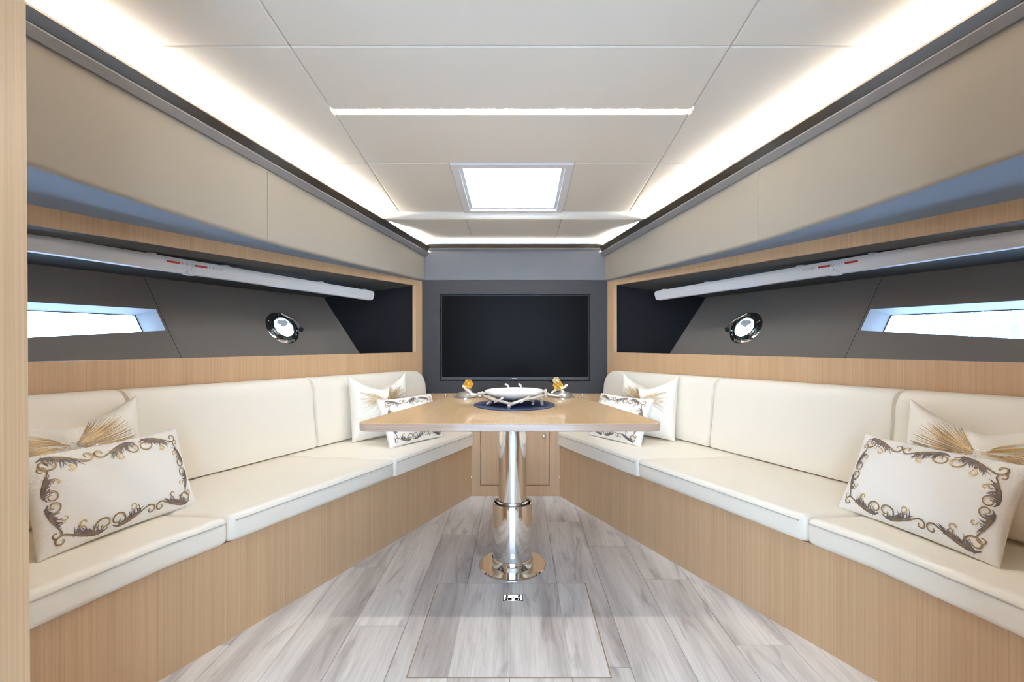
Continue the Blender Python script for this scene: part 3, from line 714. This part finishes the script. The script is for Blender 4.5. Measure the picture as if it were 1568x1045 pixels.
# arm towards the right: loop, with flower
br([(.165,0,.058),(.20,-.02,.054),(.235,-.03,.06),(.25,-.03,.078),(.235,-.03,.094),(.21,-.025,.088),(.19,-.02,.07)], .0075, .005)
br([(.225,-.03,.092),(.245,-.03,.10),(.262,-.03,.112),(.272,-.03,.118)], .006, .005, 'twig')
br([(.158,-.06,.056),(.158,-.07,.08),(.156,-.07,.098)], .007, .005, 'twig')
br([(.04,.15,.07),(.03,.15,.095),(.02,.15,.108)], .005, .004, 'twig')
br([(-.03,.15,.07),(-.045,.15,.098),(-.055,.15,.106)], .005, .004, 'twig')
br([(-.10,-.14,.03),(-.07,-.15,.05),(-.055,-.15,.06)], .004, .003, 'twig')
br([(.03,-.15,.03),(.055,-.152,.055),(.07,-.15,.066)], .004, .003, 'twig')
def flower(c, r, m1, m2, name):
    C = Vector((bx,by,bz))+Vector((c[0],c[1],c[2]*.86))
    f = MB().sphere(C+Vector((0,-.008,0)), r*.33, 10, 8).build(name, M[m2], bw, True)
    for ring, (nn, rad, tilt, y) in enumerate(((6, 1.0, 0, .004),(5, .68, .4, -.004))):
        for k in range(nn):
            a = 2*PI*k/nn+ring*.5
            pe = MB(); rws = []
            for i in range(6):
                t = i/5; w = .42*r*math.sin(PI*(.12+.8*t))**.8
                rws.append([(r*rad*(.2+.8*t), w*(j/2-1)*1.0, -.25*r*t*t*(1 if ring == 0 else 1.6)+.12*r*abs(j/2-1)) for j in range(5)])
            pe.grid(rws)
            back = [[(x,yv,z+.0012) for x,yv,z in rr] for rr in rws]; pe.grid(back)
            pe.v = [tuple(C+Vector((x*math.cos(a)-yv*math.sin(a), y+z, x*math.sin(a)+yv*math.cos(a)))) for x,yv,z in pe.v]
            pe.build('petal', M[m1], f, True)
flower((-.240,-.03,.124), .026, 'flower', 'flower', 'flower')
flower((.222,-.04,.118), .026, 'flower', 'flower', 'flower')
flower((.214,-.035,.146), .020, 'flowerpale', 'flowerpale', 'flower')
for k, (c, r) in enumerate((((.252,-.035,.05),.011),)):
    MB().sphere(Vector((bx,by,bz))+Vector(c), r, 10, 8, (1.2,1,.9)).build('bud', M['porcelain'], bw, True)

# small things behind the bowl, on the locker top
for w, xx in (('left',-.283),('right',.291)):
    d = empty('glass_dish', (xx,2.70,TZ), 'small grey domed dish at the far end of the table, %s of the branch bowl' % w, 'dish')
    MB().lathe([(.066,.0005),(.0665,.003),(.063,.010),(.054,.022),(.040,.031),(.02,.036),(0,.037)], 40, (xx,2.70,TZ)).build('dome', M['smoke'], d, True)
    MB().lathe([(.0665,.0006),(.070,.0012),(.070,.003),(.0665,.0036)], 40, (xx,2.70,TZ)).build('rim', M['chrome'], d, True)
for w, xx in (('left',-.551), ('right',.537)):
    t = empty('latch_pin', (xx,YB,.645), 'tiny polished latch on the wood strip under the television, %s one' % w, 'latch')
    MB().lathe([(0,.0),(.005,.001),(.0065,.006),(.0065,.022),(.005,.027),(0,.028)], 16, (xx,YB-.016,.640)).build('button', M['chrome'], t, True)
    MB().box((xx-.004,YB-.014,.648),(xx+.004,YB-.0002,.660)).build('stem', M['chrome'], t)

# ---- pillows
def pillow_fn(w, h, t, dip):
    def P(u, v, side=1, o=0.0):
        x = w/2*u*(1-.05*(1-v*v)); top = 1-dip*(1-abs(u)**1.3)*(max(0,v)**1.5)
        z = h/2*(1+v*top*(1-.05*(1-u*u)))
        k = max(0,(1-u*u))*max(0,(1-v*v)); y = t/2*k**.42*(1+.25*(dip*2)*(1-abs(v))) + .004*(1-max(abs(u),abs(v))**6)
        y += .006*math.sin(9*u+3*v)*k
        return Vector((x, -side*(y+o), z))
    return P
def pillow(name, w, h, t, dip, A, B, lean, label, mat, group):
    P = pillow_fn(w, h, t, dip); n = 28
    mb = MB(); us = [math.sin(PI/2*(2*i/n-1)) for i in range(n+1)]
    mb.grid([[P(u, v, 1) for u in us] for v in us]); mb.grid([[P(u, v, -1) for u in us] for v in us])
    o = mb.build(name, mat, None, True, angle=100)
    A = Vector(A); B = Vector(B); X = (B-A).normalized(); Zw = Vector((0,0,1)); Yv = Zw.cross(X).normalized(); Zv = X.cross(Yv)
    R = Matrix((X, Yv, Zv)).transposed().to_4x4()
    o.matrix_basis = Matrix.Translation((A+B)/2) @ R @ Matrix.Rotation(-lean, 4, 'X')
    setp(o, label, 'pillow', group)
    return o, P
def child(o, mb, name, mat):
    c = mb.build(name, mat, None, False, merge=False); c.parent = o; c['kind'] = 'stuff'; return c
def ribbon(mb, pts, widths, P, o=.0012):
    n = len(pts)
    L, Rr = [], []
    for i in range(n):
        a = Vector(pts[max(i-1,0)]); b = Vector(pts[min(i+1,n-1)]); t = b-a
        if t.length < 1e-9: t = Vector((1,0))
        nn = Vector((-t.y, t.x)).normalized()*widths[i]/2; q = Vector(pts[i])
        L.append(q+nn); Rr.append(q-nn)
    def m(q): return P(max(-.995,min(.995,q.x)), max(-.995,min(.995,q.y)), 1, o)
    mb.grid([[m(a), m(b)] for a, b in zip(L, Rr)])
def spiral(c, r0, r1, a0, a1, n=16):
    return [(c[0]+(r0+(r1-r0)*i/n)*math.cos(a0+(a1-a0)*i/n), c[1]+(r0+(r1-r0)*i/n)*math.sin(a0+(a1-a0)*i/n)) for i in range(n+1)]
def motif(rng):
    """one acanthus scroll along +x, length about 1, inward is +y; returns (leaf, cord, gold) strokes"""
    leaf, cord, gold = [], [], []
    L = spiral((.17,.08),.03,.15,.3,.3-PI*2.0,24)
    L += [(.34,-.04),(.46,-.01),(.58,.04),(.68,.08)]
    cord.append((L[2:], [.026]*7+[.036]*16+[.045,.04,.03,.02]))
    Rr = [(.50,.0),(.62,.06),(.73,.115)]+spiral((.85,.045),.125,.025,PI*.75,PI*.75-PI*2.0,20)
    cord.append((Rr, [.02,.03,.036]+[.036-.0004*i for i in range(21)]))
    leaf.append(([(.08,-.02),(.18,-.075),(.30,-.065),(.42,-.025),(.54,.02),(.66,.07)], [.02,.05,.075,.08,.06,.02]))
    for k in range(26):
        x = .17+.019*k; y = -.07+.0065*k; l = rng.uniform(.08,.22); an = rng.uniform(.5,1.9)
        leaf.append(([(x,y),(x+l*.5*math.cos(an),y+l*.6*math.sin(an)),(x+l*math.cos(an)*1.15,y+l*math.sin(an))],[.034,.02,.003]))
        if k % 2 == 0:
            an = -rng.uniform(.2,1.3); leaf.append(([(x,y),(x+.08*math.cos(an),y+.08*math.sin(an))],[.03,.003]))
    gold.append((spiral((.50,.26),.085,.025,-PI*.55,PI*1.15,14), [.030]*15))
    gold.append((spiral((.17,.08),.03,.128,.2,.2-PI*1.9,18), [.014]*19))
    gold.append((spiral((.85,.045),.10,.02,PI*.6,PI*.6-PI*1.8,16), [.014]*17))
    return leaf, cord, gold
def scroll_pillow(A, B, lean, label, w=.48, h=.30):
    o, P = pillow('scroll_pillow', w, h, .105, .0, A, B, lean, label, M['linen'], 'scroll-bordered pillows')
    rng = random.Random(5); mt, mc, mg = MB(), MB(), MB()
    mu, mv = .88, .83     # border rectangle in pillow coordinates
    Hx, Hy = w/2*mu, h/2*mv   # metres from centre
    def place(p0, dr, inn, ln, flip):
        le, co, go = motif(rng)
        for src, mb, oo in ((le, mt, .0012), (co, mc, .0017), (go, mg, .0022)):
            for pts, wd in src:
                q = []
                for x, y in pts:
                    if flip: x = 1-x
                    x = .5+(x-.5)*1.09
                    m = Vector(p0)+Vector(dr)*x*ln+Vector(inn)*y*ln*1.0
                    q.append((m.x/(w/2), m.y/(h/2)))
                # widths in u-space measured roughly in metres/(h/2)
                ribbon2(mb, q, [v*ln for v in wd], P, oo)
    def ribbon2(mb, pts, wd, P, oo):
        n = len(pts); rows_ = []
        for i in range(n):
            a = pts[max(i-1,0)]; b = pts[min(i+1,n-1)]
            t = Vector(((b[0]-a[0])*w/2, (b[1]-a[1])*h/2))
            if t.length < 1e-9: t = Vector((1,0))
            t.normalize(); nn = Vector((-t.y/(w/2), t.x/(h/2)))*wd[i]/2
            pr = []
            for sg in (1,-1):
                u = max(-.97,min(.97,pts[i][0]+sg*nn.x)); v = max(-.97,min(.97,pts[i][1]+sg*nn.y)); pr.append(P(u,v,1,oo))
            rows_.append(pr)
        mb.grid(rows_)
    nL = 3
    for k in range(nL):
        ln = 2*Hx/nL
        place((-Hx+k*ln, Hy), (1,0), (0,-1), ln, k % 2 == 1)
        place((-Hx+k*ln, -Hy), (1,0), (0,1), ln, k % 2 == 0)
    for k in range(2):
        ln = 2*Hy*.88/2
        place((-Hx, -Hy*.88+k*ln), (0,1), (1,0), ln, k % 2 == 0)
        place((Hx, -Hy*.88+k*ln), (0,1), (-1,0), ln, k % 2 == 0)
    child(o, mt, 'leaf_embroidery', M['taupe']); child(o, mc, 'scroll_embroidery', M['bronze']); child(o, mg, 'gold_embroidery', M['gold'])
    return o
def burst_pillow(A, B, lean, label, dip=.5, w=.44, h=.42, flip=1):
    o, P = pillow('burst_pillow', w, h, .125, dip, A, B, lean, label, M['satin'], 'gold burst pillows')
    rng = random.Random(11); ms, mg, mp = MB(), MB(), MB()
    for k in range(190):
        if k < 120: a = rng.uniform(-.35, 1.15); kind = 0          # dense fan on one side
        elif k < 150: a = PI-rng.uniform(-.25, .75); kind = 1      # sparse threads on the other
        else: a = rng.uniform(PI*1.05, PI*1.95); kind = 2          # pale lower half
        r0 = rng.uniform(.04,.40); r1 = rng.uniform(.5,.92)
        pts = []
        for i in range(9):
            r = r0+(r1-r0)*i/8; an = a+.25*(r-.4)
            u = r*math.cos(an)*flip; v = .16+r*.9*math.sin(an)
            pts.append((u, v))
        pts = [q for q in pts if abs(q[0]) < .93 and abs(q[1]) < .93]
        if len(pts) < 3: continue
        wv = rng.uniform(.009,.016)
        mb = (ms if rng.random() < .85 else mg) if kind == 0 else (mg if kind == 1 else mp)
        ribbon(mb, pts, [wv*(1-.6*i/len(pts)) for i in range(len(pts))], P, .0012+.0006*rng.random())
    for k in range(30):
        a = rng.uniform(0,2*PI); r = rng.uniform(0,.35); u = r*math.cos(a); v = -.05+r*math.sin(a)
        q = .003/(w/2)
        mp.add([P(u+q*math.cos(b),v+q*math.sin(b),1,.0025) for b in (0,1.05,2.1,3.14,4.19,5.24)], [(0,1,2,3,4,5)])
    child(o, ms, 'bronze_sequins', M['sequin']); child(o, mg, 'gold_threads', M['gold']); child(o, mp, 'pearl_sequins', M['pearl'])
    return o
Z = .478
burst_pillow((-1.63,1.33,Z-.01), (-1.36,1.785,Z-.01), .30, 'ivory pillow with gold burst behind the scroll pillow, beside the left wooden post', flip=1)
scroll_pillow((-1.325,1.275,Z-.018), (-1.205,1.745,Z-.018), .34, 'white pillow with scroll border on the near left seat beside the wooden post')
burst_pillow((-.97,2.765,Z-.01), (-.705,3.045,Z-.01), .15, 'ivory pillow with gold burst behind the scroll pillow at the far left', w=.41, h=.41)
scroll_pillow((-.715,2.64,Z-.02), (-.465,2.995,Z-.02), .42, 'white pillow with scroll border half hidden by the left end of the table', w=.44, h=.30)
burst_pillow((.715,3.075,Z-.01), (.975,2.80,Z-.01), .15, 'ivory pillow with gold burst behind the scroll pillow at the far right', w=.41, h=.41, flip=-1)
scroll_pillow((.495,3.035,Z-.02), (.745,2.675,Z-.02), .42, 'white pillow with scroll border half hidden by the right end of the table', w=.44, h=.30)
burst_pillow((1.37,1.675,Z-.01), (1.62,1.235,Z-.01), .32, 'ivory pillow with gold burst behind the scroll pillow at the right picture edge', flip=-1)
scroll_pillow((1.225,1.715,Z-.018), (1.345,1.235,Z-.018), .46, 'white pillow with scroll border on the near right seat')

# ---- outside the right window
setp(MB().box((5.0,4.55,-1.5),(5.6,5.6,3.2)).build('mooring_post', M['outside'], bevel=.05), 'pale blue-grey shape outside behind the rain-spotted right window', 'post')
